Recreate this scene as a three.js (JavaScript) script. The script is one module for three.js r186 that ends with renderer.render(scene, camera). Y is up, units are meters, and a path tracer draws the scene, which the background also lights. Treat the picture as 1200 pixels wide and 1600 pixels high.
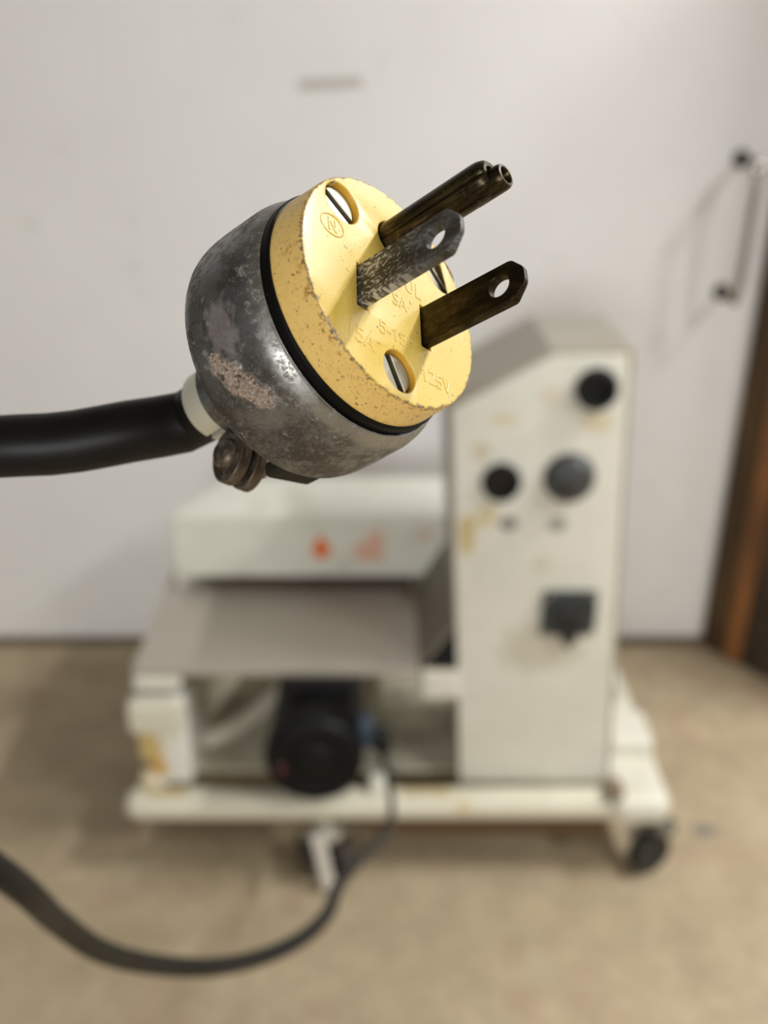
import * as THREE from 'three';
import { ImprovedNoise } from 'three/addons/math/ImprovedNoise.js';
import { RoundedBoxGeometry } from 'three/addons/geometries/RoundedBoxGeometry.js';
import { mergeGeometries, mergeVertices, toCreasedNormals } from 'three/addons/utils/BufferGeometryUtils.js';
import { RectAreaLightUniformsLib } from 'three/addons/lights/RectAreaLightUniformsLib.js';
import { FontLoader } from 'three/addons/loaders/FontLoader.js';
import { TextGeometry } from 'three/addons/geometries/TextGeometry.js';

// ---------------------------------------------------------------- camera, exposure, lamps
const scene = new THREE.Scene();
scene.background = new THREE.Color(0x000000);
const camera = new THREE.PerspectiveCamera(2 * Math.atan(800 / 1470) * 180 / Math.PI, 0.75, 0.01, 30);
camera.position.set(0, 1.45, 0);
camera.rotation.set(-24.8 * Math.PI / 180, 0, 0);
camera.focus = 0.127;
camera.userData.fStop = 12.9;
const renderer = new THREE.WebGLRenderer({ antialias: true });
renderer.shadowMap.enabled = true;
renderer.toneMapping = THREE.LinearToneMapping;
renderer.toneMappingExposure = 1.0;
RectAreaLightUniformsLib.init();

// fluorescent battens under the ceiling: centre, length, turn, brightness
const LAMPS = [
  { at: [2.5, 3.35, 0.7], len: 1.2, power: 185, name: 'twin-tube fluorescent batten on the ceiling to the right of the camera' },
  { at: [2.3, 3.35, -1.3], len: 1.2, power: 305, name: 'twin-tube fluorescent batten on the ceiling nearest the back wall' },
];

// unseen window added behind the camera for frontal fill: centre, size, brightness
const FILL_WINDOW = { x: -0.9, y: 1.7, z: 3.98, w: 2.2, h: 1.3, power: 10.6 };

// ---------------------------------------------------------------- helpers
const perlin = new ImprovedNoise();
const noise = (x, y, z = 0) => perlin.noise(x + 31.7, y + 17.3, z + 5.1);
function fbm(x, y, z = 0, n = 4) { let s = 0, a = 0.5, f = 1; for (let i = 0; i < n; i++, a *= 0.5, f *= 2.03) s += a * noise(x * f, y * f, z * f + i * 7.7); return s; }
const clamp = (x, a = 0, b = 1) => Math.min(b, Math.max(a, x));
const step = (a, b, x) => { const t = clamp((x - a) / (b - a)); return t * t * (3 - 2 * t); };
const mix = (a, b, t) => a + (b - a) * t;
const mix3 = (a, b, t) => [mix(a[0], b[0], t), mix(a[1], b[1], t), mix(a[2], b[2], t)];
let seed = 7;
const rand = () => { seed = (seed + 0x6d2b79f5) | 0; let t = Math.imul(seed ^ (seed >>> 15), 1 | seed); t = (t + Math.imul(t ^ (t >>> 7), 61 | t)) ^ t; return ((t ^ (t >>> 14)) >>> 0) / 4294967296; };
const hex = (h) => [(h >> 16) & 255, (h >> 8) & 255, h & 255];
function tex(w, h, fn, srgb = true) {
  const d = new Uint8Array(w * h * 4);
  for (let j = 0; j < h; j++) for (let i = 0; i < w; i++) {
    const c = fn((i + 0.5) / w, (j + 0.5) / h), o = (j * w + i) * 4;
    d[o] = clamp(c[0], 0, 255); d[o + 1] = clamp(c[1], 0, 255); d[o + 2] = clamp(c[2], 0, 255); d[o + 3] = 255;
  }
  const t = new THREE.DataTexture(d, w, h);
  t.wrapS = t.wrapT = THREE.RepeatWrapping; t.magFilter = THREE.LinearFilter; t.needsUpdate = true;
  if (srgb) t.colorSpace = THREE.SRGBColorSpace;
  return t;
}
const used = new Map();
function numbered(name) { const n = used.get(name) ?? 0; used.set(name, n + 1); return n ? name + '_' + String(n).padStart(3, '0') : name; }
function tag(o, label, category, group) { o.userData.label = label; o.userData.category = category; if (group) o.userData.group = group; return o; }
function thing(name, label, category, position = [0, 0, 0], group) {
  const o = new THREE.Group(); o.name = numbered(name); o.position.set(...position); scene.add(o);
  return tag(o, label, category, group);
}
function part(name, geometry, material, parent, label) {
  const m = new THREE.Mesh(Array.isArray(geometry) ? mergeGeometries(geometry.map((g) => { const q = g.index ? g.toNonIndexed() : g; for (const k of Object.keys(q.attributes)) if (!['position', 'normal', 'uv'].includes(k)) q.deleteAttribute(k); return q; })) : geometry, material);
  m.name = numbered(name); m.castShadow = m.receiveShadow = true; parent.add(m);
  if (label) m.userData.label = label;
  return m;
}
function struct(name, geometry, material) { const m = part(name, geometry, material, scene); m.userData.kind = 'structure'; return m; }
const mat = (color, roughness = 0.6, metalness = 0, extra = {}) => new THREE.MeshStandardMaterial({ color, roughness, metalness, ...extra });
// a box given by its two corners, uv in metres seen along its thickest-facing axis
function box(x0, x1, y0, y1, z0, z1, r = 0.004) {
  const w = x1 - x0, h = y1 - y0, d = z1 - z0;
  const g = new RoundedBoxGeometry(w, h, d, 2, Math.min(r, w / 2.1, h / 2.1, d / 2.1));
  g.translate((x0 + x1) / 2, (y0 + y1) / 2, (z0 + z1) / 2);
  return planarUV(g);
}
function planarUV(g) {   // uv in metres, projected on the axis each vertex faces most
  const p = g.attributes.position, n = g.attributes.normal, uv = new Float32Array(p.count * 2);
  for (let i = 0; i < p.count; i++) {
    const a = Math.abs(n.getX(i)), b = Math.abs(n.getY(i)), c = Math.abs(n.getZ(i));
    uv[i * 2] = a > b && a > c ? p.getZ(i) : p.getX(i);
    uv[i * 2 + 1] = b > a && b > c ? p.getZ(i) : p.getY(i);
  }
  g.setAttribute('uv', new THREE.BufferAttribute(uv, 2));
  return g;
}
function tube(points, r, seg = 60, rad = 16, closedCap = false) {
  const c = new THREE.CatmullRomCurve3(points.map((p) => new THREE.Vector3(...p)), false, 'centripetal');
  const g = new THREE.TubeGeometry(c, seg, r, rad, false);
  if (!closedCap) return g;
  const caps = [0, 1].map((t) => { const d = c.getTangentAt(t), q = new THREE.SphereGeometry(r, rad, 8); q.translate(...c.getPointAt(t).toArray()); return q; });
  return mergeGeometries([g, ...caps]);
}
function lathe(profile, axis, seg = 64) {   // profile [radius, along]; axis 'y' | 'z' | 'x'
  const g = new THREE.LatheGeometry(profile.map(([r, a]) => new THREE.Vector2(Math.max(r, 1e-6), a)), seg);
  if (axis === 'z') g.rotateX(Math.PI / 2);
  if (axis === 'x') g.rotateZ(-Math.PI / 2);
  return g;
}
const move = (g, x, y, z) => g.translate(x, y, z);

// ---------------------------------------------------------------- room shell
const wallTex = tex(1024, 1024, (u, v) => {      // 4 m square: white painted board with scuffs
  const x = u * 4 - 2, y = v * 4;                // metres on the back wall
  const a = fbm(x * 1.3, y * 1.3, 2), b = fbm(x * 7, y * 7, 9, 3), c = fbm(x * 0.5 + 4, y * 0.5, 1, 2);
  let col = [231 + a * 9 + b * 3, 228 + a * 10 + b * 3, 226 + a * 8 + c * 10 + b * 3];
  const sm = step(0.0, 0.012, 0.018 - Math.abs(y - 1.437 - 0.05 * (x + 0.12)) + 0.006 * b) * step(0.075, 0.06, Math.abs(x + 0.12) + 0.02 * b);
  col = mix3(col, [178, 174, 163], sm * 0.85);
  const g2 = step(0.22, 0.4, fbm(x * 9 + 3, y * 7, 4, 4)) * 0.22;
  return mix3(col, [206, 203, 194], g2);
});
const wallMat = mat(0xffffff, 0.55, 0, { map: wallTex });
const plainWall = mat(0x86847f, 0.8);
function wallGeometry(w, h, d, x, y, z) { const g = planarUV(new THREE.BoxGeometry(w, h, d).translate(x, y, z)); const uv = g.attributes.uv; for (let i = 0; i < uv.count; i++) uv.setXY(i, (uv.getX(i) + 2) / 4, uv.getY(i) / 4); return g; }
struct('wall_back', wallGeometry(6.6, 3.6, 0.12, 0.2, 1.8, -2.32), wallMat);
struct('wall_left', wallGeometry(0.12, 3.6, 6.4, -3.16, 1.8, 0.8), plainWall);
struct('wall_right', wallGeometry(0.12, 3.6, 6.4, 3.56, 1.8, 0.8), plainWall);
struct('wall_front', wallGeometry(6.6, 3.6, 0.12, 0.2, 1.8, 4.06), mat(0x7c7870, 0.8));
struct('ceiling', new THREE.BoxGeometry(6.84, 0.12, 6.6).translate(0.2, 3.66, 0.85), plainWall);
const floorTex = tex(1536, 1536, (u, v) => {     // 7 m square of worn concrete
  const x = u * 7, y = v * 7;
  const a = fbm(x * 4.5, y * 4.5, 3, 3), b = fbm(x * 13, y * 13, 8, 4), c = fbm(x * 45, y * 45, 1, 2), s = step(0.12, 0.34, fbm(x * 8 + 5, y * 8, 6, 4));
  let col = [166 + a * 14 + b * 20 + c * 16, 149 + a * 13 + b * 19 + c * 16, 121 + a * 12 + b * 17 + c * 15];
  col = mix3(col, [160, 130, 108], s * 0.35);
  col = mix3(col, [176, 164, 134], step(0.14, 0.34, fbm(x * 7 + 9, y * 7, 5, 4)) * 0.28);
  const px = x - 3.5, pz = y - 3.5;            // a small grey spot of dirt in front of the right caster
  return mix3(col, [112, 106, 100], step(1.1, 0.5, Math.hypot((px - 0.68) / 0.03, (pz + 1.53) / 0.02) + 0.6 * b) * 0.85);
});
const floorMat = mat(0xffffff, 0.62, 0, { map: floorTex });
const fg = planarUV(new THREE.BoxGeometry(6.84, 0.12, 6.6).translate(0.2, -0.06, 0.85));
{ const uv = fg.attributes.uv; for (let i = 0; i < uv.count; i++) uv.setXY(i, uv.getX(i) / 7 + 0.5, uv.getY(i) / 7 + 0.5); }
struct('floor', fg, floorMat);
struct('baseboard_back', box(-3.1, 0.9, 0, 0.022, -2.262, -2.245, 0.003), mat(0x6b5f50, 0.8));

{
  const W = FILL_WINDOW, w = new THREE.Group(); w.name = 'fill_window_1'; w.userData.kind = 'structure'; w.position.set(W.x, W.y, W.z + 0.02); scene.add(w);  // added out of view to brighten the upright faces
  part('fill_pane', new THREE.BoxGeometry(W.w, W.h, 0.006), new THREE.MeshStandardMaterial({ color: 0xffffff, emissive: 0xf8f9f9, emissiveIntensity: 1.5 }), w);
  for (const s of [-1, 1]) { part('frame', box(-W.w / 2 - 0.05, W.w / 2 + 0.05, s * (W.h / 2 + 0.025) - 0.03, s * (W.h / 2 + 0.025) + 0.03, -0.03, 0.015), mat(0xe4e2dc, 0.5), w); part('frame', box(s * (W.w / 2 + 0.025) - 0.03, s * (W.w / 2 + 0.025) + 0.03, -W.h / 2, W.h / 2, -0.03, 0.015), mat(0xe4e2dc, 0.5), w); }
  const l = new THREE.RectAreaLight(0xf8f9f9, W.power, W.w, W.h); l.position.set(W.x, W.y, W.z); l.castShadow = true; scene.add(l);   // shines along -z
}
// fluorescent battens (above the frame): housing, two glowing tubes, one area light each
LAMPS.forEach((L) => {
  L.turn = Math.PI / 2;
  const t = thing('ceiling_light', L.name, 'lamp', L.at);
  t.rotation.y = L.turn;
  part('housing', box(-L.len / 2 - 0.03, L.len / 2 + 0.03, 0.035, 0.26, -0.06, 0.06, 0.01), mat(0xf2f2ee, 0.5), t);
  const glow = new THREE.MeshStandardMaterial({ color: 0xffffff, emissive: 0xf9faf9, emissiveIntensity: 3 });
  for (const s of [-1, 1]) part('lamp_tube', new THREE.CylinderGeometry(0.013, 0.013, L.len, 16).rotateZ(Math.PI / 2).translate(0, 0.015, s * 0.035), glow, t);
  const l = new THREE.RectAreaLight(0xf9faf9, L.power, L.len, 0.11);
  l.position.set(L.at[0], L.at[1] - 0.005, L.at[2]); l.rotation.set(-Math.PI / 2, 0, L.turn); l.castShadow = true;
  scene.add(l);
});

// dark brown plank door standing open at the right edge
{
  const d = new THREE.Group(); d.name = 'door_1'; d.userData.kind = 'structure'; scene.add(d);
  d.position.set(0.905, 0, -2.255); d.rotation.y = -Math.atan2(0.19, 0.145) ;
  // wood grain, uv in metres
  const wood = (c, k) => mat(0xffffff, 0.6, 0, { map: tex(128, 512, (u, v) => { const g = fbm(u * 14 + k, v * 3, k, 3), h = fbm(u * 50, v * 6, k + 3, 2), q = 1 + g * 0.5 + h * 0.35; return [c[0] * q, c[1] * q, c[2] * q]; }) });
  const cols = [wood([74, 53, 26], 1), wood([132, 86, 46], 2), wood([62, 48, 36], 3), wood([72, 52, 36], 4), wood([58, 44, 34], 5)];
  const spans = [[0, 0.07], [0.074, 0.124], [0.128, 0.22], [0.224, 0.33], [0.334, 0.45]];
  spans.forEach(([a, b], i) => part('plank', box(a, b, 0.004, 2.1, -0.02, 0.02 + (i === 1 ? 0.008 : 0), 0.004), cols[i], d));
  part('ledge', box(0.02, 0.44, 0.3, 0.42, -0.045, -0.02, 0.004), cols[3], d);
  part('ledge', box(0.02, 0.44, 1.7, 1.82, -0.045, -0.02, 0.004), cols[3], d);
}

// metal pull handle on the back wall
{
  const t = thing('pull_handle', 'tall bare metal pull handle on the white wall at the right edge', 'handle', [0.805, 0.985, -2.26]);
  const steel = mat(0x9a958a, 0.3, 1);
  part('grip', tube([[0, -0.005, 0.07], [0, 0.01, 0.1], [0, 0.06, 0.112], [0, 0.2, 0.116], [0, 0.275, 0.116], [0, 0.3, 0.1]], 0.0085, 60, 14, true), steel, t);
  for (const y of [0, 0.298]) part('arm', tube([[0, y, 0.004], [0, y, 0.05], [0, y - 0.002, 0.1]], 0.008, 12, 12, true), mat(0x5d564a, 0.45, 0.8), t);
  for (const y of [0, 0.298]) part('mounting_foot', lathe([[0, 0.01], [0.016, 0.009], [0.02, 0.005], [0.02, 0]], 'z', 24).translate(0, y, 0), mat(0x4c463c, 0.5, 0.7), t);
  part('knuckle', new THREE.SphereGeometry(0.019, 24, 16).scale(0.9, 1.2, 0.9).translate(0, 0.285, 0.112), mat(0xd8d6d0, 0.22, 1), t);
}

// ---------------------------------------------------------------- the machine (base at the floor)
const stain = (x, y, cx, cy, rx, ry, k = 6) => step(1.15, 0.55, Math.hypot((x - cx) / rx, (y - cy) / ry) + 0.55 * fbm(x * k * 8, y * k * 8, cx * 9, 3));
const paintNoise = (x, y, base) => { const a = fbm(x * 5, y * 5, 4), b = fbm(x * 22, y * 22, 2, 3); return [base[0] + a * 12 + b * 8, base[1] + a * 11 + b * 8, base[2] + a * 14 + b * 8]; };
const PAINT = [222, 219, 206];
const paintTex = tex(512, 512, (u, v) => {
  const x = u * 2 - 1, y = v * 2; let c = paintNoise(x, y, PAINT);
  return mix3(c, [190, 165, 110], step(0.22, 0.34, fbm(x * 6, y * 6, 11, 4)) * 0.6);
});
const towerTex = tex(1024, 1024, (u, v) => {     // front panel print, u,v = metres
  const x = u, y = v * 1.2; let c = paintNoise(x, y, PAINT);
  const S = (cx, cy, rx, ry, col, k) => { c = mix3(c, col, stain(x, y, cx, cy, rx, ry) * k); };
  S(0.147, 0.715, 0.018, 0.045, [196, 172, 112], 0.85); S(0.18, 0.75, 0.022, 0.03, [205, 185, 130], 0.6);
  S(0.165, 0.872, 0.02, 0.02, [198, 182, 150], 0.7); S(0.218, 0.737, 0.02, 0.014, [98, 96, 92], 0.8);
  S(0.303, 0.735, 0.022, 0.016, [120, 119, 114], 0.7); S(0.36, 0.925, 0.03, 0.022, [205, 188, 150], 0.7);
  S(0.275, 0.97, 0.02, 0.025, [206, 192, 165], 0.6); S(0.2, 0.93, 0.03, 0.015, [208, 190, 150], 0.5); S(0.29, 0.48, 0.09, 0.06, [186, 178, 156], 0.5);
  S(0.28, 0.655, 0.02, 0.018, [200, 192, 170], 0.6);
  return c;
});
const legTex = tex(256, 256, (u, v) => {
  const x = u, y = v; let c = paintNoise(x, y, [232, 229, 218]);
  c = mix3(c, [198, 168, 96], stain(x, y, 0.53, 0.27, 0.035, 0.07) * 0.85);
  c = mix3(c, [200, 150, 80], stain(x, y, 0.55, 0.23, 0.022, 0.03) * 0.8);
  return mix3(c, [84, 78, 66], stain(x, y, 0.525, 0.235, 0.016, 0.014) * 0.9);
});
const shift = (g, dx, dy, sx = 1, sy = 1) => { const uv = g.attributes.uv; for (let i = 0; i < uv.count; i++) uv.setXY(i, uv.getX(i) * sx + dx, uv.getY(i) * sy + dy); return g; };
const paint = mat(0xffffff, 0.5, 0, { map: paintTex });
const P = (g) => shift(g, 0.5, 0, 0.5, 0.5);     // metres to the 2 m paint texture
const darkPaint = mat(0x2a2a2b, 0.45), black = mat(0x101010, 0.55), cream = mat(0xdedacb, 0.5), steelGrey = mat(0xbcb4a8, 0.45, 0.55), rust = mat(0x7a5630, 0.9);
const machine = thing('drum_sander', 'cream painted floor-standing sanding machine with control tower on casters', 'machine', [0, 0, -1.5]);
const M = machine, Z = 1.5;   // children are written in room coordinates minus the base at z = -1.5
const prism = (pts, z0, z1, bevel = 0.004) => {
  const s = new THREE.Shape(pts.map(([x, y]) => new THREE.Vector2(x, y)));
  return planarUV(toCreasedNormals(new THREE.ExtrudeGeometry(s, { depth: z1 - z0 - 2 * bevel, bevelEnabled: true, bevelSize: bevel, bevelThickness: bevel, bevelOffset: -bevel, bevelSegments: 3 }).translate(0, 0, z0 + bevel), 0.5));
};
const ML = (g) => g.translate(0, 0, Z);
// tower
{
  const body = [[0.152, 0.15], [0.458, 0.15], [0.409, 1.046], [0.275, 1.046], [0.108, 0.951]];
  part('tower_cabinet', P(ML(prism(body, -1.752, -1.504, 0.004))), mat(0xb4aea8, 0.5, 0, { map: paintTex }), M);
  const front = [[0.153, 0.152], [0.447, 0.152], [0.3985, 1.04], [0.276, 1.038], [0.1135, 0.945]];
  part('front_panel', shift(ML(prism(front, -1.506, -1.494, 0.003)), 0, 0, 1, 1 / 1.2), mat(0xffffff, 0.45, 0, { map: towerTex }), M);
  const ring = (x, y, r) => lathe([[0.3 * r, -0.012], [0.62 * r, -0.012], [0.66 * r, 0.008], [0.72 * r, 0.014], [0.92 * r, 0.013], [r, 0.006], [r, -0.004]], 'z', 48).translate(x, y, 0.01);
  for (const [x, y, r, c] of [[0.35, 0.984, 0.036, 0], [0.2015, 0.818, 0.0345, 1]]) {
    const k = part('bushing', [ring(x, y, r), new THREE.CylinderGeometry(0.7 * r, 0.7 * r, 0.004, 32).rotateX(Math.PI / 2).translate(x, y, 0.004).deleteAttribute('uv') && new THREE.CylinderGeometry(0.7 * r, 0.7 * r, 0.004, 32).rotateX(Math.PI / 2).translate(x, y, 0.0045)], mat(0x0b0b0b, 0.8), M, c ? 'black bushing with a brown shaft in its centre' : 'plain black bushing at the top corner');
    if (c) part('shaft_end', lathe([[0, 0.006], [0.25 * r, 0.005], [0.3 * r, 0]], 'z', 24).translate(x, y, 0.008), mat(0x3a271c, 0.8), k);
  }
  const r = 0.045, kx = 0.318, ky = 0.8256;
  const knob = part('control_knob', lathe([[r, 0], [r, 0.006], [0.88 * r, 0.012], [0.8 * r, 0.024], [0.72 * r, 0.028], [0.5 * r, 0.03], [0.45 * r, 0.034], [0, 0.034]].reverse(), 'z', 64).translate(kx, ky, 0.006), mat(0x3c3d3d, 0.4), M, 'large dark grey control knob');
  part('knob_cap', lathe([[0.3 * r, 0], [0.3 * r, 0.01], [0.22 * r, 0.014], [0, 0.015]].reverse(), 'z', 32).translate(kx, ky, 0.039), mat(0x33302e, 0.4), knob);
  const sw = part('switch_plate', box(0.289, 0.388, 0.513, 0.603, 0.004, 0.02, 0.004), mat(0x363b39, 0.55, 0.2), M, 'square dark switch plate');
  part('switch_toggle', [box(0.315, 0.362, 0.54, 0.578, 0.018, 0.03, 0.004)], mat(0x20201f, 0.5), sw);
  part('switch_lever', prism([[0.318, 0.535], [0.36, 0.535], [0.352, 0.505], [0.34, 0.488], [0.328, 0.505]], 0.016, 0.028, 0.003), mat(0x23201f, 0.5), sw);
  for (const [x, y] of [[0.296, 0.52], [0.381, 0.52], [0.296, 0.596], [0.381, 0.596]]) part('screw', lathe([[0, 0.003], [0.003, 0.002], [0.004, 0]], 'z', 12).translate(x, y, 0.02), steelGrey, sw);
}
// hood with the drum beneath it
{
  const hoodMat = mat(0xffffff, 0.5, 0, { map: tex(256, 256, (u, v) => { const x = u * 2 - 1, y = v * 2; return mix3(paintNoise(x, y, [222, 221, 208]), [196, 192, 172], step(0.16, 0.36, fbm(x * 11, y * 11, 19, 4)) * 0.5); }) });
  const hood = part('hood', P(box(-0.448, 0.138, 0.463, 0.606, -1.812 + Z, -1.8 + Z, 0.005)), hoodMat, M, 'cream front of the drum hood');
  const plan = new THREE.Shape([[-0.449, 1.801], [0.138, 1.801], [0.138, 1.975], [-0.352, 1.975]].map(([a, b]) => new THREE.Vector2(a, -b)));
  const top = toCreasedNormals(new THREE.ExtrudeGeometry(plan, { depth: 0.008, bevelEnabled: true, bevelSize: 0.002, bevelThickness: 0.002, bevelOffset: -0.002, bevelSegments: 2 }), 0.5).rotateX(-Math.PI / 2);
  { const q = top.attributes.position; for (let i = 0; i < q.count; i++) { const z = q.getZ(i); q.setXYZ(i, q.getX(i), q.getY(i) + 0.6 + (-z - 1.8 > 0 ? 0 : 0), z); } }
  const zt = top.attributes.position; for (let i = 0; i < zt.count; i++) { const back = clamp((Math.abs(zt.getZ(i)) - 1.8) / 0.175); zt.setXYZ(i, zt.getX(i), zt.getY(i) + 0.016 * back, -Math.abs(zt.getZ(i)) + Z); }
  top.computeVertexNormals();
  part('hood_top', P(planarUV(toCreasedNormals(top, 0.5))), hoodMat, hood);
  const end = box(-0.1, 0.1, 0.44, 0.607, -0.005, 0.005, 0.003).rotateY(-Math.atan2(-0.175, 0.098)).translate(-0.399, 0, -1.887 + Z);
  part('hood_end_plate', P(end), hoodMat, hood);
  part('hood_end_plate', P(box(0.127, 0.139, 0.44, 0.606, -1.97 + Z, -1.81 + Z, 0.003)), hoodMat, hood);
  part('hood_back', P(box(-0.352, 0.138, 0.44, 0.61, -1.975 + Z, -1.965 + Z, 0.003)), hoodMat, hood);
  part('sanding_drum', new THREE.CylinderGeometry(0.05, 0.05, 0.46, 48).rotateZ(Math.PI / 2).translate(-0.13, 0.482, -1.866 + Z), mat(0x6a3226, 0.95), M, 'dark red-brown abrasive drum under the hood');
  const drop = new THREE.Shape(); drop.moveTo(0, 0.034); drop.bezierCurveTo(0.012, 0.018, 0.021, 0.006, 0.02, -0.008); drop.bezierCurveTo(0.018, -0.028, -0.018, -0.028, -0.02, -0.008); drop.bezierCurveTo(-0.021, 0.006, -0.012, 0.018, 0, 0.034);
  part('sticker', new THREE.ExtrudeGeometry(drop, { depth: 0.001, bevelEnabled: false }).translate(-0.1345, 0.531, -1.8 + Z), mat(0xe8782a, 0.6), M, 'orange drop-shaped sticker');
  const rag = new THREE.Shape([[-0.034, -0.03], [-0.03, 0.004], [-0.008, 0.012], [0.006, 0.034], [0.03, 0.036], [0.032, -0.034], [0, -0.036]].map(([a, b]) => new THREE.Vector2(a, b)));
  part('sticker', new THREE.ExtrudeGeometry(rag, { depth: 0.001, bevelEnabled: false }).translate(-0.032, 0.538, -1.8 + Z), mat(0xe0b49c, 0.7), M, 'faded pink torn sticker');
  const dot = new THREE.Shape().absellipse(0, 0, 0.02, 0.011, 0, Math.PI * 2);
  part('sticker', new THREE.ExtrudeGeometry(dot, { depth: 0.001, bevelEnabled: false }).translate(0.088, 0.566, -1.8 + Z), mat(0xdcc0ac, 0.7), M, 'small faded sticker');
}
// table, sloping guard
part('table', box(-0.482, 0.061, 0.41, 0.428, -2.1 + Z, -1.5 + Z, 0.003), steelGrey, M, 'flat grey steel table');
{
  const a = [0.064, 0.432, -1.8], b = [0.064, 0.432, -1.5], c = [0.142, 0.545, -1.5], d = [0.146, 0.575, -1.8], n = [0.007, -0.006, 0];
  const q = [a, b, c, d], w = q.map((p) => p.map((v, i) => v + n[i]));
  const g = new THREE.BufferGeometry(), v = [...q, ...w].flat();
  for (let i = 2; i < v.length; i += 3) v[i] += Z;
  g.setAttribute('position', new THREE.Float32BufferAttribute(v, 3));
  g.setIndex([0, 1, 2, 0, 2, 3, 4, 6, 5, 4, 7, 6, 0, 4, 5, 0, 5, 1, 1, 5, 6, 1, 6, 2, 2, 6, 7, 2, 7, 3, 3, 7, 4, 3, 4, 0]);
  part('side_guard', planarUV(toCreasedNormals(g.toNonIndexed(), 0.3)), mat(0x807a70, 0.55, 0.3), M, 'sloping grey sheet beside the tower');
}
part('guard_shade_plate', prism([[0.072, 0.432], [0.15, 0.432], [0.15, 0.54]], -1.518 + Z, -1.4985 + Z, 0.001), mat(0x060606, 0.9), M, 'black plate standing in for the shade below the side guard');  // black sheet put in for the shade inside the open guard end
// frame below the table
{
  part('table_rail', P(box(-0.48, -0.388, 0.385, 0.409, -1.62 + Z, -1.488 + Z, 0.008)), paint, M);
  part('table_rail', P(box(0.07, 0.147, 0.362, 0.428, -2.0 + Z, -1.49 + Z, 0.01)), paint, M);
  const leg = part('leg', shift(box(-0.487, -0.385, 0.15, 0.368, -1.6 + Z, -1.492 + Z, 0.012), 1.0, 0.03, 1, 1), mat(0xffffff, 0.5, 0, { map: legTex }), M, 'cream front leg with yellowed worn paint');
  part('leg_cap', P(box(-0.49, -0.39, 0.366, 0.39, -1.6 + Z, -1.5 + Z, 0.004)), mat(0x8f8b80, 0.6), leg);
  part('leg_lip', P(box(-0.498, -0.39, 0.285, 0.36, -1.56 + Z, -1.478 + Z, 0.014)), mat(0xf6f4ea, 0.45, 0, { map: paintTex }), leg);
  part('leg', P(box(-0.487, -0.4, 0.15, 0.39, -2.05 + Z, -1.97 + Z, 0.01)), paint, M);
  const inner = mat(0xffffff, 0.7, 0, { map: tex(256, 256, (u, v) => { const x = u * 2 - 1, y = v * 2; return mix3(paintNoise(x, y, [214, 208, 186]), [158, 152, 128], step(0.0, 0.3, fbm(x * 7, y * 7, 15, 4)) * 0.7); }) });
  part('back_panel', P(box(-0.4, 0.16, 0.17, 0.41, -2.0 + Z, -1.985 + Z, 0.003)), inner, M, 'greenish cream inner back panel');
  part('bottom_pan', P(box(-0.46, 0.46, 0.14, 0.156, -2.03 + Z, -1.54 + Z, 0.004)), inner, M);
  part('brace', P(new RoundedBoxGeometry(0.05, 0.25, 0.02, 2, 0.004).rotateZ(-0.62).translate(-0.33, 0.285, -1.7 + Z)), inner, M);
  part('dust_hose', tube([[-0.42, 0.19, -1.6 + Z], [-0.36, 0.185, -1.6 + Z], [-0.28, 0.215, -1.64 + Z], [-0.2, 0.27, -1.7 + Z], [-0.14, 0.33, -1.76 + Z], [-0.1, 0.4, -1.8 + Z]], 0.02, 60, 16), mat(0xbcb5a3, 0.7), M, 'pale flexible hose');
  part('base_pipe', P(planarUV(tube([[-0.482, 0.144, -1.45 + Z], [-0.2, 0.144, -1.45 + Z], [0.1, 0.145, -1.45 + Z], [0.45, 0.146, -1.45 + Z]], 0.031, 60, 24, true))), mat(0xf3efe4, 0.45, 0, { map: paintTex }), M, 'round cream front tube of the base');
  part('base_pipe', P(planarUV(tube([[-0.47, 0.144, -1.47 + Z], [-0.47, 0.144, -2.03 + Z]], 0.028, 8, 20, true))), paint, M);
  part('base_pipe', P(planarUV(tube([[-0.47, 0.144, -2.03 + Z], [0.5, 0.144, -2.03 + Z]], 0.028, 8, 20, true))), paint, M);
  part('rust_bar', box(-0.03, 0.44, 0.078, 0.116, -1.48 + Z, -1.435 + Z, 0.003), mat(0x5a4228, 0.9), M, 'rusty flat bar under the front tube, deepened and darkened for the shade there');  // rust bar made deeper and darker to imitate shade under the machine
  part('rust_bar', box(-0.17, -0.145, 0.092, 0.116, -1.47 + Z, -1.44 + Z, 0.003), rust, M);
  const rail = part('side_rail', P(box(0.44, 0.56, 0.118, 0.188, -2.02 + Z, -1.405 + Z, 0.03)), mat(0xf6f4f0, 0.4, 0, { map: paintTex }), M, 'thick white side rail');
  part('rail_boss', P(box(0.455, 0.555, 0.17, 0.225, -1.66 + Z, -1.54 + Z, 0.02)), mat(0xf1efec, 0.45, 0, { map: paintTex }), rail);
  part('rail_boss', P(box(0.455, 0.53, 0.17, 0.245, -1.84 + Z, -1.72 + Z, 0.02)), mat(0xdcd8d4, 0.5, 0, { map: paintTex }), rail);
  part('rail_bracket', box(0.435, 0.465, 0.176, 0.2, -1.46 + Z, -1.42 + Z, 0.004), mat(0x7d6a55, 0.8), rail);
}
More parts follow.
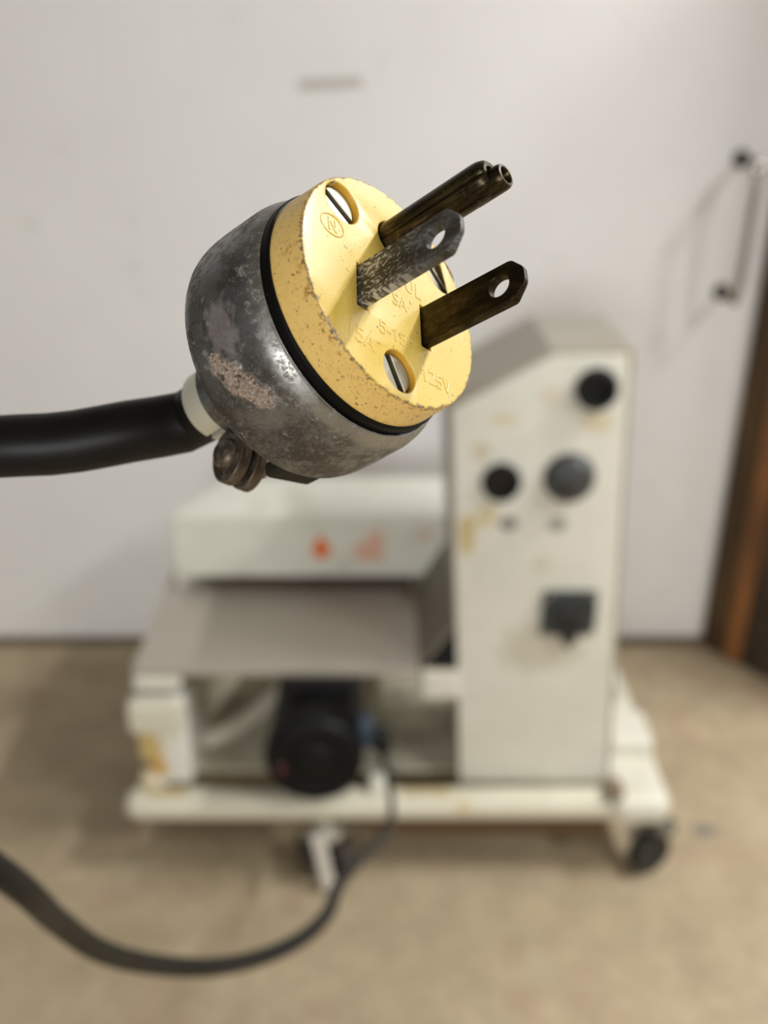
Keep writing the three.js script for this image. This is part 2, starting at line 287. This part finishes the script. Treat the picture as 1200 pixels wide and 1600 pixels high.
// casters
function caster(x, z, r, turn, pale, sides = [-1, 1]) {
  const c = new THREE.Group(); c.name = numbered('caster'); c.position.set(x, 0, z + Z); c.rotation.y = turn; M.add(c);
  part('wheel', lathe([[0.008, -0.014], [r * 0.6, -0.014], [r * 0.66, -0.016], [r * 0.92, -0.016], [r, -0.01], [r, 0.01], [r * 0.92, 0.016], [r * 0.66, 0.016], [r * 0.6, 0.014], [0.008, 0.014], [0.008, -0.014]].reverse(), 'x', 40).translate(0, r, 0), mat(0x24221d, 0.6), c);
  const cheek = new THREE.Shape([[-0.012, r * 0.8], [0.012, r * 0.8], [0.05, r * 2 + 0.012], [0.005, r * 2 + 0.012]].map(([a, b]) => new THREE.Vector2(a, b)));
  for (const s of sides) part('fork', new THREE.ExtrudeGeometry(cheek, { depth: 0.003, bevelEnabled: true, bevelSize: 0.001, bevelThickness: 0.001 }).rotateY(-Math.PI / 2).translate(s * 0.021 + 0.0015, 0, 0), pale, c);
  part('swivel_plate', lathe([[0, r * 2 + 0.01], [0.03, r * 2 + 0.01], [0.03, r * 2 + 0.018], [0.018, r * 2 + 0.022], [0.018, 0.118], [0, 0.118]].reverse(), 'y', 32).translate(0, 0, sides.length > 1 ? 0.028 : -0.02), mat(0x5b544a, 0.6, 0.3), c);
}
const plated = mat(0xb4aea2, 0.4, 0.5);
caster(0.53, -1.425, 0.045, -1.1, mat(0x9a9284, 0.5, 0.3), [-1]);
caster(0.5, -1.98, 0.042, 0.4, plated);
caster(-0.47, -1.98, 0.042, -0.5, plated);
{
  const c = new THREE.Group(); c.name = numbered('caster'); c.position.set(-0.12, 0, -1.41 + Z); M.add(c);
  part('fork', planarUV(new RoundedBoxGeometry(0.026, 0.12, 0.012, 2, 0.004).rotateX(-0.25).rotateZ(0.2).translate(0.002, 0.062, 0.034)), mat(0xc9c2b6, 0.5), c, 'pale fork of the middle caster');
  part('wheel', lathe([[0.008, -0.014], [0.024, -0.014], [0.036, -0.016], [0.04, -0.01], [0.04, 0.01], [0.036, 0.016], [0.024, 0.014], [0.008, 0.014], [0.008, -0.014]].reverse(), 'x', 36).rotateY(0.5).translate(0.034, 0.04, 0), mat(0x2b2019, 0.7), c);
  part('wheel', lathe([[0.008, -0.014], [0.024, -0.014], [0.036, -0.016], [0.04, -0.01], [0.04, 0.01], [0.036, 0.016], [0.024, 0.014], [0.008, 0.014], [0.008, -0.014]].reverse(), 'x', 36).rotateY(0.5).translate(-0.028, 0.04, -0.02), mat(0x3a342c, 0.7), c);
  part('swivel_plate', lathe([[0, 0.09], [0.04, 0.09], [0.04, 0.1], [0.02, 0.104], [0.02, 0.122], [0, 0.122]].reverse(), 'y', 24).translate(0, 0, -0.02), mat(0x8f8778, 0.5), c);
}
// motor
{
  const mx = -0.131, my = 0.292, r = 0.094;
  const motor = part('motor', lathe([[0, -0.3], [r * 0.8, -0.3], [r * 0.94, -0.285], [r * 0.96, -0.06], [r * 0.9, -0.05], [r, -0.042], [r, -0.008], [r * 0.95, 0.006], [r * 0.78, 0.012], [r * 0.72, 0.004], [r * 0.42, 0.002], [r * 0.4, 0.012], [r * 0.34, 0.016], [0.004, 0.016], [0.003, 0.013], [0, 0.013]].reverse(), 'z', 64).translate(mx, my, -1.4 + Z), new THREE.MeshPhysicalMaterial({ color: 0x0a0a0b, roughness: 0.5, specularIntensity: 0.45 }), M, 'black round electric motor');
  part('red_button', lathe([[0, 0.008], [0.012, 0.007], [0.015, 0]], 'z', 24).translate(mx - 0.064, my - 0.018, -1.4 + Z), mat(0x471214, 0.5), motor);
  part('name_plate', planarUV(new RoundedBoxGeometry(0.05, 0.003, 0.05, 2, 0.001).rotateZ(0.2).translate(mx - 0.02, my + r * 0.945, -1.62 + Z)), mat(0x6a625a, 0.5, 0.4), motor);
  part('terminal_box', box(mx + 0.082, mx + 0.11, my + 0.0, my + 0.06, -1.47 + Z, -1.43 + Z, 0.006), mat(0x3c4a58, 0.55), motor, 'blue-grey terminal box');
  part('cord_grip', lathe([[0, 0], [0.017, 0], [0.019, 0.01], [0.019, 0.04], [0.012, 0.05], [0, 0.05]].reverse(), 'y', 24).translate(-0.004, 0.285, -1.44 + Z), black, motor);
  part('motor_mount', box(mx - 0.05, mx + 0.075, 0.375, 0.412, -1.72 + Z, -1.5 + Z, 0.004), mat(0x0e0e0e, 0.7), M);
  part('foot_block', P(box(-0.03, 0.015, 0.17, 0.2, -1.48 + Z, -1.44 + Z, 0.01)), cream, M);
}

// ---------------------------------------------------------------- the plug (millimetre geometry scaled to metres)
const plug = thing('power_plug', 'grimy yellow three-prong plug in a corroded metal shell on a thick black cord', 'plug', [0.0015362, 1.4215845, -0.1277607]);
plug.quaternion.set(-0.3962971, 0.366366, -0.1589755, 0.8267111).normalize();
plug.updateMatrixWorld(true);
const CX = -0.08, CY = 2.6, mm = (g) => g.scale(0.001, 0.001, 0.001);
const WELLS = [[-9.95, 12.0, -27], [10.75, 12.0, -38], [0.42, -10.1, -61]];
const YEL = [220, 188, 88];
const specks = [];
for (let i = 0; i < 330; i++) specks.push([rand(), rand(), 0.07 + 0.15 * rand() ** 3, rand() * 3.14, 1 + 2.0 * rand(), 0.3 + 0.6 * rand()]);
const grid = new Map();
for (const s of specks) { const k = Math.floor(s[0] * 40) + '_' + Math.floor(s[1] * 40); (grid.get(k) ?? grid.set(k, []).get(k)).push(s); }
function speck(u, v, w, h) {       // darkness of dirt specks; u,v in 0..1 over w x h millimetres
  let d = 0; const a = Math.floor(u * 40), b = Math.floor(v * 40);
  for (let i = a - 1; i <= a + 1; i++) for (let j = b - 1; j <= b + 1; j++) for (const s of grid.get(i + '_' + j) ?? []) {
    const x = (u - s[0]) * w, y = (v - s[1]) * h, c = Math.cos(s[3]), q = Math.sin(s[3]);
    d = Math.max(d, s[5] * step(1, 0.5, Math.hypot((x * c + y * q) / s[4], -x * q + y * c) / s[2]));
  }
  return d;
}
const faceTex = tex(1024, 1024, (u, v) => {        // 40 mm square over the face
  const x = u * 40 - 20, y = v * 40 - 20, r = Math.hypot(x, y);
  const a = fbm(x * 0.15, y * 0.15, 3), b = fbm(x * 0.9, y * 0.9, 7, 4), c = fbm(x * 3, y * 3, 1, 3);
  let col = [YEL[0] + a * 8 + b * 5, YEL[1] + a * 10 + b * 8, YEL[2] + a * 16 + b * 14];
  col = mix3(col, [206, 160, 88], step(0.16, 0.5, b + 0.35 * c + 0.5 * a) * 0.3);
  col = mix3(col, [104, 72, 36], speck(u, v, 40, 40) * 0.8);
  col = mix3(col, [150, 110, 60], step(0.3, 0.5, c + 0.5 * b) * 0.5);
  const edge = step(0.0, 0.55, r - 16.75 + 0.9 * b + 0.5 * c);
  return mix3(col, mix3([150, 116, 70], [92, 78, 66], step(-0.1, 0.3, c)), edge * 0.9);
});
const sideTex = tex(2048, 128, (u, v) => {         // 110 mm round, 7 mm high, v = 1 at the face
  const x = u * 110, y = v * 7;
  const a = fbm(x * 0.16, y * 0.4, 13), b = fbm(x * 0.7, y * 0.7, 17, 4), c = fbm(x * 2.6, y * 2.6, 11, 3);
  let col = [240 + a * 10 + b * 8, 203 + a * 14 + b * 12, 120 + a * 18 + b * 18];
  col = mix3(col, [196, 136, 62], step(0.1, 0.6, a + b) * 0.4);
  col = mix3(col, [150, 100, 46], step(0.3, 0.6, b * 0.8 + c * 0.6 + 0.1 * (y - 4)) * 0.6);
  col = mix3(col, [70, 48, 30], Math.max(speck(u, v, 110, 7), 0.3 * speck((u * 3.1) % 1, v, 36, 7)) * 0.8);
  const edge = step(0, 0.5, y - 6.55 + 0.8 * b + 0.7 * c);
  return mix3(col, mix3([160, 128, 84], [78, 62, 48], step(-0.15, 0.25, c)), edge * 0.9);
});
const plastic = { roughness: 0.38, bumpScale: 0.00003 };
const faceMat = new THREE.MeshPhysicalMaterial({ ...plastic, map: faceTex, clearcoat: 0.2, clearcoatRoughness: 0.25 });
const sideMat = new THREE.MeshPhysicalMaterial({ ...plastic, map: sideTex });
const wellMat = new THREE.MeshPhysicalMaterial({ color: 0xdba93c, roughness: 0.4 });
const circle = (cx, cy, r, n, cw) => Array.from({ length: n }, (_, i) => { const a = (cw ? -1 : 1) * i / n * Math.PI * 2; return new THREE.Vector2(cx + r * Math.cos(a), cy + r * Math.sin(a)); });
let plate;
{
  const s = new THREE.Shape(circle(CX, CY, 17.24, 420));
  const hole = (pts) => s.holes.push(new THREE.Path(pts));
  for (const [x, y] of WELLS) hole(circle(x, y, 3.05, 72, true));
  for (const x of [-6.35, 6.35]) hole([[x - 0.95, -3.45], [x - 0.95, 3.45], [x + 0.95, 3.45], [x + 0.95, -3.45]].map(([a, b]) => new THREE.Vector2(a, b)));
  hole(circle(0, 11.9, 2.85, 48, true));
  const g0 = new THREE.ExtrudeGeometry(s, { depth: 5.1, steps: 8, bevelEnabled: true, bevelThickness: 0.3, bevelSize: 0.3, bevelOffset: -0.3, bevelSegments: 4 }).translate(0, 0, -5.4);
  const p = g0.attributes.position, uv = g0.attributes.uv;
  const groups = [[], [], []];
  for (let i = 0; i < p.count; i++) {             // flare and chip the outer wall
    const x = p.getX(i) - CX, y = p.getY(i) - CY, z = p.getZ(i), r = Math.hypot(x, y), a = Math.atan2(y, x);
    if (r > 16.8) {
      const chip = step(-1.2, -0.05, z) * (0.07 * fbm(a * 18, z, 4, 4) - 0.3 * step(0.2, 0.42, fbm(a * 6, z * 0.4, 2, 4)));
      const R = r + 0.36 * clamp(-z / 5.4) + chip + 0.05 * fbm(a * 6, z * 0.3, 9, 2);
      p.setXYZ(i, CX + x / r * R, CY + y / r * R, z + (z > -0.5 ? chip * 0.5 : 0));
    }
  }
  const g = toCreasedNormals(g0, 0.75), n = g.attributes.normal;
  for (let f = 0; f < p.count; f += 3) {
    let nz = 0, rm = 0; for (let k = 0; k < 3; k++) { nz += n.getZ(f + k) / 3; rm += Math.hypot(p.getX(f + k) - CX, p.getY(f + k) - CY) / 3; }
    const kind = nz > 0.6 ? 0 : rm > 16.4 && nz > -0.6 ? 1 : 2; groups[kind].push(f);
    let a0 = null;
    for (let k = 0; k < 3; k++) {
      const i = f + k, x = p.getX(i) - CX, y = p.getY(i) - CY;
      if (kind === 1) { let a = Math.atan2(y, x) / (Math.PI * 2) + 0.375; a -= Math.floor(a); if (a0 === null) a0 = a; if (a - a0 > 0.5) a -= 1; if (a0 - a > 0.5) a += 1; uv.setXY(i, a, clamp(1 + p.getZ(i) / 7, 0.002, 0.998)); }
      else uv.setXY(i, x / 40 + 0.5, y / 40 + 0.5);
    }
  }
  const out = new THREE.BufferGeometry(), order = groups.flat();
  for (const k of ['position', 'normal', 'uv']) { const at = g.attributes[k], w = at.itemSize, arr = new Float32Array(order.length * 3 * w); order.forEach((f, j) => arr.set(at.array.subarray(f * w, (f + 3) * w), j * 3 * w)); out.setAttribute(k, new THREE.BufferAttribute(arr, w)); }
  let at = 0; groups.forEach((q, i) => { out.addGroup(at, q.length * 3, i); at += q.length * 3; });
  plate = part('faceplate', mm(out), [faceMat, sideMat, wellMat], plug, 'speckled yellow plastic face with chipped rim');
}
// raised moulded lettering
{
  const font = await new FontLoader().loadAsync('fonts/droid/droid_sans_regular.typeface.json');
  const word = (text, x, y, size, turn = 0, depth = 0.1) => {
    const g = new TextGeometry(text, { font, size, depth, curveSegments: 4, bevelEnabled: true, bevelThickness: 0.06, bevelSize: 0.05, bevelSegments: 3 });
    g.computeBoundingBox(); const b = g.boundingBox; g.translate(-(b.max.x + b.min.x) / 2, -(b.max.y + b.min.y) / 2, -0.06);
    return g.rotateZ(turn).translate(x, y, 0);
  };
  const ringText = (x, y, a, b, turn) => { const c = new THREE.EllipseCurve(0, 0, a, b), pts = c.getPoints(48).map((q) => new THREE.Vector3(q.x, q.y, 0)); return new THREE.TubeGeometry(new THREE.CatmullRomCurve3(pts, true), 64, 0.13, 8, true).rotateZ(turn).translate(x, y, 0.0); };
  const raised = new THREE.MeshPhysicalMaterial({ color: 0xdcbd62, roughness: 0.3, clearcoat: 0.4, clearcoatRoughness: 0.2 });
  const put = (text, ...gs) => part('lettering', mm(mergeGeometries(gs.map((q) => { const h = q.index ? q.toNonIndexed() : q; return h; }))), raised, plate);
  put('15A', word('15A', -6.9, -8.2, 2.3, -0.12));
  put('5-15P', word('5-15P', 0.1, -4.7, 2.0, 0));
  put('125V', word('125V', 8.0, -8.1, 2.1, 0.06));
  put('SA', word('SA', 1.0, 1.5, 1.9, 0));
  put('UL', word('UL', 4.0, 5.4, 2.2, 0));
  put('N', word('N', -11.9, 6.8, 1.9, 0.1), ringText(-11.9, 6.8, 2.1, 1.6, 0.1));
}
// terminal screws in the wells
{
  const zinc = mat(0xcfcabb, 0.38, 0.8, { map: tex(128, 128, (u, v) => { const k = 205 + 60 * fbm(u * 30, v * 6, 3, 3) + 40 * fbm(u * 9, v * 9, 5, 3); return [k, k * 0.99, k * 0.95]; }) });
  const dark = mat(0x2d2a22, 0.8, 0.2);
  for (const [x, y, deg] of WELLS) {
    const R = 2.85, half = (s) => {               // one half of a slotted head
      const sh = new THREE.Shape(), a0 = Math.asin(0.55 / R);
      sh.moveTo(R * Math.cos(a0), 0.55); for (let i = 1; i <= 40; i++) { const a = a0 + (Math.PI - 2 * a0) * i / 40; sh.lineTo(R * Math.cos(a), R * Math.sin(a)); }
      return new THREE.ExtrudeGeometry(sh, { depth: 0.9, bevelEnabled: true, bevelSize: 0.12, bevelThickness: 0.14, bevelOffset: -0.12, bevelSegments: 2 }).rotateZ(s * Math.PI);
    };
    const turn = (deg * Math.PI) / 180;
    const head = mergeGeometries([half(0), half(1)]).rotateZ(turn).translate(x, y, -1.95);
    const sc = part('terminal_screw', mm(head), zinc, plate, 'slotted zinc screw in a round well');
    part('screw_slot', mm(new THREE.CylinderGeometry(2.95, 2.95, 1.0, 32).rotateX(Math.PI / 2).translate(x, y, -2.65)), dark, sc);
  }
}
// black gasket and metal shell
part('gasket', mm(lathe([[16.0, -7.3], [17.75, -7.3], [17.95, -7.1], [17.95, -5.75], [17.75, -5.55], [16.0, -5.55]], 'z', 160).translate(CX, CY - 0.1, 0)), new THREE.MeshPhysicalMaterial({ color: 0x303030, roughness: 0.5, specularIntensity: 0.35, map: tex(256, 64, (u, v) => (fbm(u * 120, v * 20, 3, 2) > 0.36 ? [255, 240, 220] : [60, 60, 60])) }), plug, 'black fibre washer ring');
{
  const prof = [[17.2, -7.6], [17.7, -7.15], [18.0, -7.02], [18.25, -7.2], [18.65, -7.9], [19.05, -8.9], [19.32, -10.2], [19.45, -12.5], [19.55, -15], [19.62, -17.5], [19.55, -19.4], [19.25, -20.9], [18.6, -22.1], [17.6, -23.1], [16.4, -23.9], [14.6, -25.0], [12.5, -26.6], [10, -28.2], [8.2, -30], [7.4, -32], [7.2, -35]];
  const curve = new THREE.CatmullRomCurve3(prof.map(([r, z]) => new THREE.Vector3(r, z, 0)));
  const NU = 840, NV = 220, pos = [], uvs = [], idx = [];
  const crust = (deg, z) => {      // corroded crust: streak running back-up from front-down
    const a = deg * 0.342, cx = -136 * 0.342, cz = -15.2, dx = 0.86, dz = 0.5;
    const s = (a - cx) * dx + (z - cz) * dz, t = -(a - cx) * dz + (z - cz) * dx;
    return step(1.12, 0.72, Math.hypot(s / 6.4, t / 2.1) + 0.55 * fbm(a * 0.55, z * 0.55, 3, 4));
  };
  const dull = (deg, z) => step(1.15, 0.55, Math.hypot((deg + 158) * 0.342 / 4.2, (z + 14.5) / 3.0) + 0.9 * fbm(deg * 0.16, z * 0.7, 8, 5));
  for (let j = 0; j <= NV; j++) { const q = curve.getPoint(j / NV); for (let i = 0; i <= NU; i++) {
    const th = i / NU * Math.PI * 2, deg = ((i / NU * 360 + 180) % 360) - 180, z = q.y, c = Math.cos(th), s = Math.sin(th);
    const k = step(-8.5, -10.5, z) * step(-24, -21, z), X = c * 20, Y = s * 20;
    const d = k * (crust(deg, z) * (0.35 + 0.8 * fbm(X * 0.9, Y * 0.9, z * 0.9, 3) + 0.5 * fbm(X * 2.6, Y * 2.6, z * 2.6, 2)) + 0.05 * fbm(X * 0.5, Y * 0.5, z * 0.5, 3)) + 0.02 * fbm(X * 1.2, Y * 1.2, z * 1.2, 2);
    pos.push(CX + c * (q.x + d), CY - 0.45 + s * (q.x + d), z); uvs.push(i / NU, j / NV);
  } }
  for (let j = 0; j < NV; j++) for (let i = 0; i < NU; i++) { const a = j * (NU + 1) + i, b = a + NU + 1; idx.push(a, b, a + 1, b, b + 1, a + 1); }
  const g = new THREE.BufferGeometry(); g.setAttribute('position', new THREE.Float32BufferAttribute(pos, 3)); g.setAttribute('uv', new THREE.Float32BufferAttribute(uvs, 2)); g.setIndex(idx); g.computeVertexNormals();
  const zTab = Array.from({ length: 513 }, (_, i) => curve.getPoint(i / 512).y);
  const look = (u, v) => {
    const deg = ((u * 360 + 180) % 360) - 180, z = zTab[Math.round(v * 512)], th = u * Math.PI * 2, X = Math.cos(th) * 20, Y = Math.sin(th) * 20;
    const a = fbm(X * 0.16, Y * 0.16, z * 0.16, 4), b = fbm(X * 0.8, Y * 0.8, z * 0.8, 4), c = fbm(X * 3, Y * 3, z * 3, 3);
    const cr = crust(deg, z), du = dull(deg, z) * (1 - cr);
    const fine = fbm(X * 7, Y * 7, z * 7, 2), pat = clamp(step(-0.32, 0.28, a * 1.1 + b * 0.9 + 0.45 * c + 0.2 * fine));   // brown patina, mostly on the underside
    const bloom = step(0.1, 0.5, b + 0.8 * c + 0.4 * fine + 0.2 * a);
    const pit = step(0.24, 0.5, c + 0.4 * b + 0.4 * fine);
    const lip = step(0.3, 0.75, step(-11, -7.6, z) + 0.9 * b + 0.7 * c + 0.4 * fine);  // rubbed rim, lightened to paint in the shoulder highlight
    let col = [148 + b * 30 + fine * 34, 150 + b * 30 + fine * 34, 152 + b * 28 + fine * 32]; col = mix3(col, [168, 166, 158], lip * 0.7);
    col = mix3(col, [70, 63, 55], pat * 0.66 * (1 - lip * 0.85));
    col = mix3(col, [132 + fine * 40, 121 + fine * 40, 118 + fine * 38], du * 0.6);
    col = mix3(col, [150, 148, 150], bloom * 0.5 * pat);
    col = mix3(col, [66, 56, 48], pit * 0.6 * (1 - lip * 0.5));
    col = mix3(col, mix3(mix3([176, 160, 146], [134, 116, 102], step(-0.2, 0.25, c + 0.8 * fine)), [70, 58, 48], step(0.12, 0.5, b + 0.7 * c + 0.5 * fine)), cr);
    const rough = 0.34 + 0.12 * pat + 0.12 * fine + 0.12 * clamp(b + 0.3) + 0.45 * cr + 0.3 * du + 0.25 * bloom * pat + 0.2 * pit - 0.04 * lip;
    const metal = 0.95 - 0.5 * pat * bloom - 0.9 * cr - 0.55 * du - 0.3 * pit;
    return { col, rough, metal };
  };
  const cache = new Map();
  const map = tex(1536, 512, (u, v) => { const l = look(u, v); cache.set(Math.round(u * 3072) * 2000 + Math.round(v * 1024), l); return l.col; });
  const orm = tex(1536, 512, (u, v) => { const l = cache.get(Math.round(u * 3072) * 2000 + Math.round(v * 1024)); return [255, l.rough * 255, clamp(l.metal) * 255]; }, false);
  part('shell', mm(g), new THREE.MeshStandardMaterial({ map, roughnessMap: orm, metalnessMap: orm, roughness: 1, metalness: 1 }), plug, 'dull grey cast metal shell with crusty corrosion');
}
// prongs
function prongTex(base, alt, spots, k, amount, lo = 0.12) {
  return tex(512, 256, (u, v) => {
    const a = fbm(u * 4, v * 3, k, 4), s = fbm(u * 9, v * 70, k + 2, 3), b = fbm(u * 28, v * 14, k + 5, 4), c = fbm(u * 80, v * 40, k + 7, 2);
    let col = mix3(base, alt, step(-0.25, 0.3, a + 0.5 * s));
    col = col.map((q) => q * (1 + 0.35 * s + 0.25 * c));
    return mix3(col, spots, step(lo, lo + 0.24, b + 0.4 * a + 0.3 * c) * amount(u, v));
  });
}
const metalLike = (map, roughness = 0.36, metalness = 0.85) => new THREE.MeshStandardMaterial({ map, roughness, metalness });
function blade(x, [tx, ty], m, label) {
  const L = 16.6, H = 3.175, r = 0.8, s = new THREE.Shape();
  s.moveTo(-3, -H); s.lineTo(L - 2.3, -H); s.quadraticCurveTo(L - 1.9, -H, L - 1.6, -H + 0.3); s.lineTo(L - 0.4, -1.5); s.quadraticCurveTo(L, -1.0, L, -0.4); s.lineTo(L, 0.6); s.quadraticCurveTo(L, 1.3, L - 0.4, 1.8); s.lineTo(L - 1.4, H - 0.25); s.quadraticCurveTo(L - 1.7, H, L - 2.2, H); s.lineTo(-3, H); s.closePath();
  s.holes.push(new THREE.Path(circle(12.75, 0, 1.62, 48, true)));
  const g = toCreasedNormals(new THREE.ExtrudeGeometry(s, { depth: 1.16, bevelEnabled: true, bevelSize: 0.18, bevelThickness: 0.18, bevelOffset: -0.18, bevelSegments: 3 }).translate(0, 0, -0.58), 0.7);
  const p = g.attributes.position, uv = g.attributes.uv;
  for (let i = 0; i < p.count; i++) {
    const a = p.getX(i), b = p.getY(i), z = p.getZ(i), thin = 1 - 0.45 * step(L - 2.4, L + 0.1, a);
    uv.setXY(i, (a + 3) / 20.2, (b + 3.3) / 6.6 + z * 0.02);
    p.setXYZ(i, x - z * thin + tx * a, b + ty * a, a);      // along the plug axis, broad face to -x
  }
  g.computeVertexNormals();
  return part('blade_prong', mm(toCreasedNormals(g, 0.7)), m, plug, label);
}
blade(-6.35, [0.012, -0.004], metalLike(prongTex([58, 53, 44], [88, 87, 86], [186, 184, 180], 3, (u, v) => 0.8 * step(0.75, 0.35, u) + 0.2, 0.0), 0.5, 0.4), 'flat prong with whitish corrosion');
blade(6.35, [0.047, -0.004], metalLike(prongTex([44, 36, 22], [70, 58, 34], [128, 116, 92], 12, (u) => 0.3)), 'flat brown prong with round hole');
{
  // a folded pin: blunt outer half, seam groove along it, and the rolled tip that stands out with its open end
  const R0 = 2.62, L = 17.6, TX = 0.004, TY = -0.012;
  const lean = (g) => { const p = g.attributes.position; for (let i = 0; i < p.count; i++) p.setXYZ(i, p.getX(i) + TX * p.getZ(i), p.getY(i) + 11.9 + TY * p.getZ(i), p.getZ(i)); g.computeVertexNormals(); return toCreasedNormals(g, 0.6); };
  const m = metalLike(prongTex([42, 35, 22], [72, 61, 40], [128, 118, 98], 21, () => 0.25), 0.32);
  const g = lathe([[0, L - 0.5], [1.2, L - 0.45], [1.35, L - 0.05], [1.9, L], [2.3, L - 0.35], [2.55, L - 1.1], [R0, L - 1.9], [R0, -3], [0, -3]].reverse(), 'z', 96);
  const p = g.attributes.position, uv = g.attributes.uv;
  for (let i = 0; i < p.count; i++) {
    let x = p.getX(i), y = p.getY(i), z = p.getZ(i); const a = Math.atan2(y, x), r = Math.hypot(x, y);
    const cut = 1 - 0.14 * step(0.22, 0.03, Math.abs(a + 2.75)) * step(1.4, 2.2, r) - 0.1 * step(0.25, 0.03, Math.abs(a - 0.7)) * step(1.4, 2.2, r);
    uv.setXY(i, (z + 3) / 23, a / 6.283 + 0.5); p.setXYZ(i, x * cut, y * cut, z);
  }
  const pin = part('ground_prong', mm(lean(g)), m, plug, 'round folded grounding prong');
  const tip = lathe([[0, 14.5], [1.0, 14.5], [1.05, 19.0], [1.2, 19.25], [1.5, 19.2], [1.72, 18.8], [1.78, 18.2], [1.78, 14], [0, 14]].reverse(), 'z', 48);
  const q = tip.attributes.uv; for (let i = 0; i < q.count; i++) q.setXY(i, 0.8 + 0.2 * q.getY(i), q.getX(i));
  part('prong_tip', mm(lean(tip.translate(0.62, -0.62, 0))), m, pin, 'rolled open tip of the grounding prong');
}
// strain relief clamp and cord
{
  const bright = mat(0xf2efe2, 0.4, 0.5, { map: tex(128, 128, (u, v) => { const k = 228 + 60 * fbm(u * 8, v * 20, 3, 4); return [k, k, k * 0.97]; }) });
  const dirty = mat(0xffffff, 0.45, 0.75, { map: tex(256, 256, (u, v) => { const a = fbm(u * 7, v * 7, 5, 4), b = fbm(u * 22, v * 22, 8, 3); return mix3([96, 84, 70], mix3([140, 136, 128], [52, 40, 30], step(0, 0.3, b)), step(-0.1, 0.3, a)); }) });
  const saddle = (s) => {                          // half collar round the cord
    const sh = new THREE.Shape(), r0 = 4.95, r1 = 5.7; sh.absarc(0, 0, r1, -1.45, 1.45, false); sh.absarc(0, 0, r0, 1.45, -1.45, true);
    return toCreasedNormals(new THREE.ExtrudeGeometry(sh, { depth: 7.2, curveSegments: 32, bevelEnabled: true, bevelSize: 0.2, bevelThickness: 0.3, bevelSegments: 2 }), 0.6).rotateZ(s > 0 ? 0 : Math.PI).translate(CX, CY - 0.3, -40.2);
  };
  for (const s of [-1, 1]) {
    const c = part('cord_clamp', mm(saddle(s)), bright, plug, 'bright zinc clamp half around the cord');
    for (const v of [-1, 1]) {
      const ear = lathe([[0, -1.1], [3.5, -1.1], [3.8, -0.8], [3.8, 0.8], [3.5, 1.1], [0, 1.1]].reverse(), 'x', 40).scale(1, 1.25, 1.0);
      part('clamp_ear', mm(ear.translate(CX + s * 1.6 + (v < 0 ? 3.4 : 1.6), CY + v * 10.6 + (v < 0 ? 0.2 : 0), -36.6)), dirty, c);
    }
  }
  const sc = part('clamp_screw', mm(lathe([[0, -3.0], [1.5, -2.9], [2.3, -2.3], [2.6, -1.4], [2.6, -0.6], [1.5, -0.4], [1.5, 6.4], [0, 6.4]].reverse(), 'x', 32).translate(CX + 2.1, CY - 10.4, -36.6)), dirty, plug, 'grimy round-headed clamp screw');
  part('shell_foot', mm(new RoundedBoxGeometry(9.0, 2.6, 4.2, 3, 0.9).rotateZ(0.2).translate(6.4, -12.2, -27.2)), mat(0x2a241d, 0.7, 0.5), plug, 'dark corroded foot under the shell');
  const W = [[-0.128, 1.1924, -0.2445], [-0.1318, 1.1404, -0.2756], [-0.1287, 1.0872, -0.3061], [-0.1176, 1.0391, -0.3389], [-0.0973, 0.995, -0.3736], [-0.075, 0.9578, -0.4115], [-0.0548, 0.9346, -0.4448], [-0.041, 0.9083, -0.4878], [-0.0362, 0.8723, -0.5482], [-0.0231, 0.8074, -0.6394], [-0.0021, 0.6789, -0.8004], [0.0106, 0.5314, -1.0076], [0.0043, 0.3837, -1.2698], [-0.002, 0.33, -1.37], [-0.004, 0.322, -1.4175]];
  const start = [[CX, CY - 0.3, -30], [CX, CY - 0.3, -41.5], [CX + 0.2, CY - 0.4, -46]].map((q) => plug.localToWorld(new THREE.Vector3(...q).multiplyScalar(0.001)).toArray());
  const path = [...start, [-0.0419, 1.3973, -0.1453], [-0.052, 1.396, -0.1436], [-0.0624, 1.3955, -0.1433], [-0.082, 1.3925, -0.146], [-0.108, 1.38, -0.156], [-0.135, 1.35, -0.172], [-0.145, 1.3, -0.195], [-0.138, 1.245, -0.22], ...W];
  const g = tube(path, 0.0051, 420, 28); g.applyMatrix4(plug.matrixWorld.clone().invert());
  part('cord', g, new THREE.MeshPhysicalMaterial({ roughness: 0.45, specularIntensity: 0.5, map: tex(1024, 128, (u, v) => { const a = fbm(u * 260, v * 5, 2, 3), b = fbm(u * 60, v * 3, 5, 3), c = fbm(u * 900, v * 20, 4, 2); const k = 13 + 9 * a + 7 * b; return mix3([k + 2, k, k - 1], [120, 108, 88], step(0.32, 0.45, c + 0.4 * b) * 0.5); }) }), plug, 'thick black rubber cord');
}
renderer.render(scene, camera);
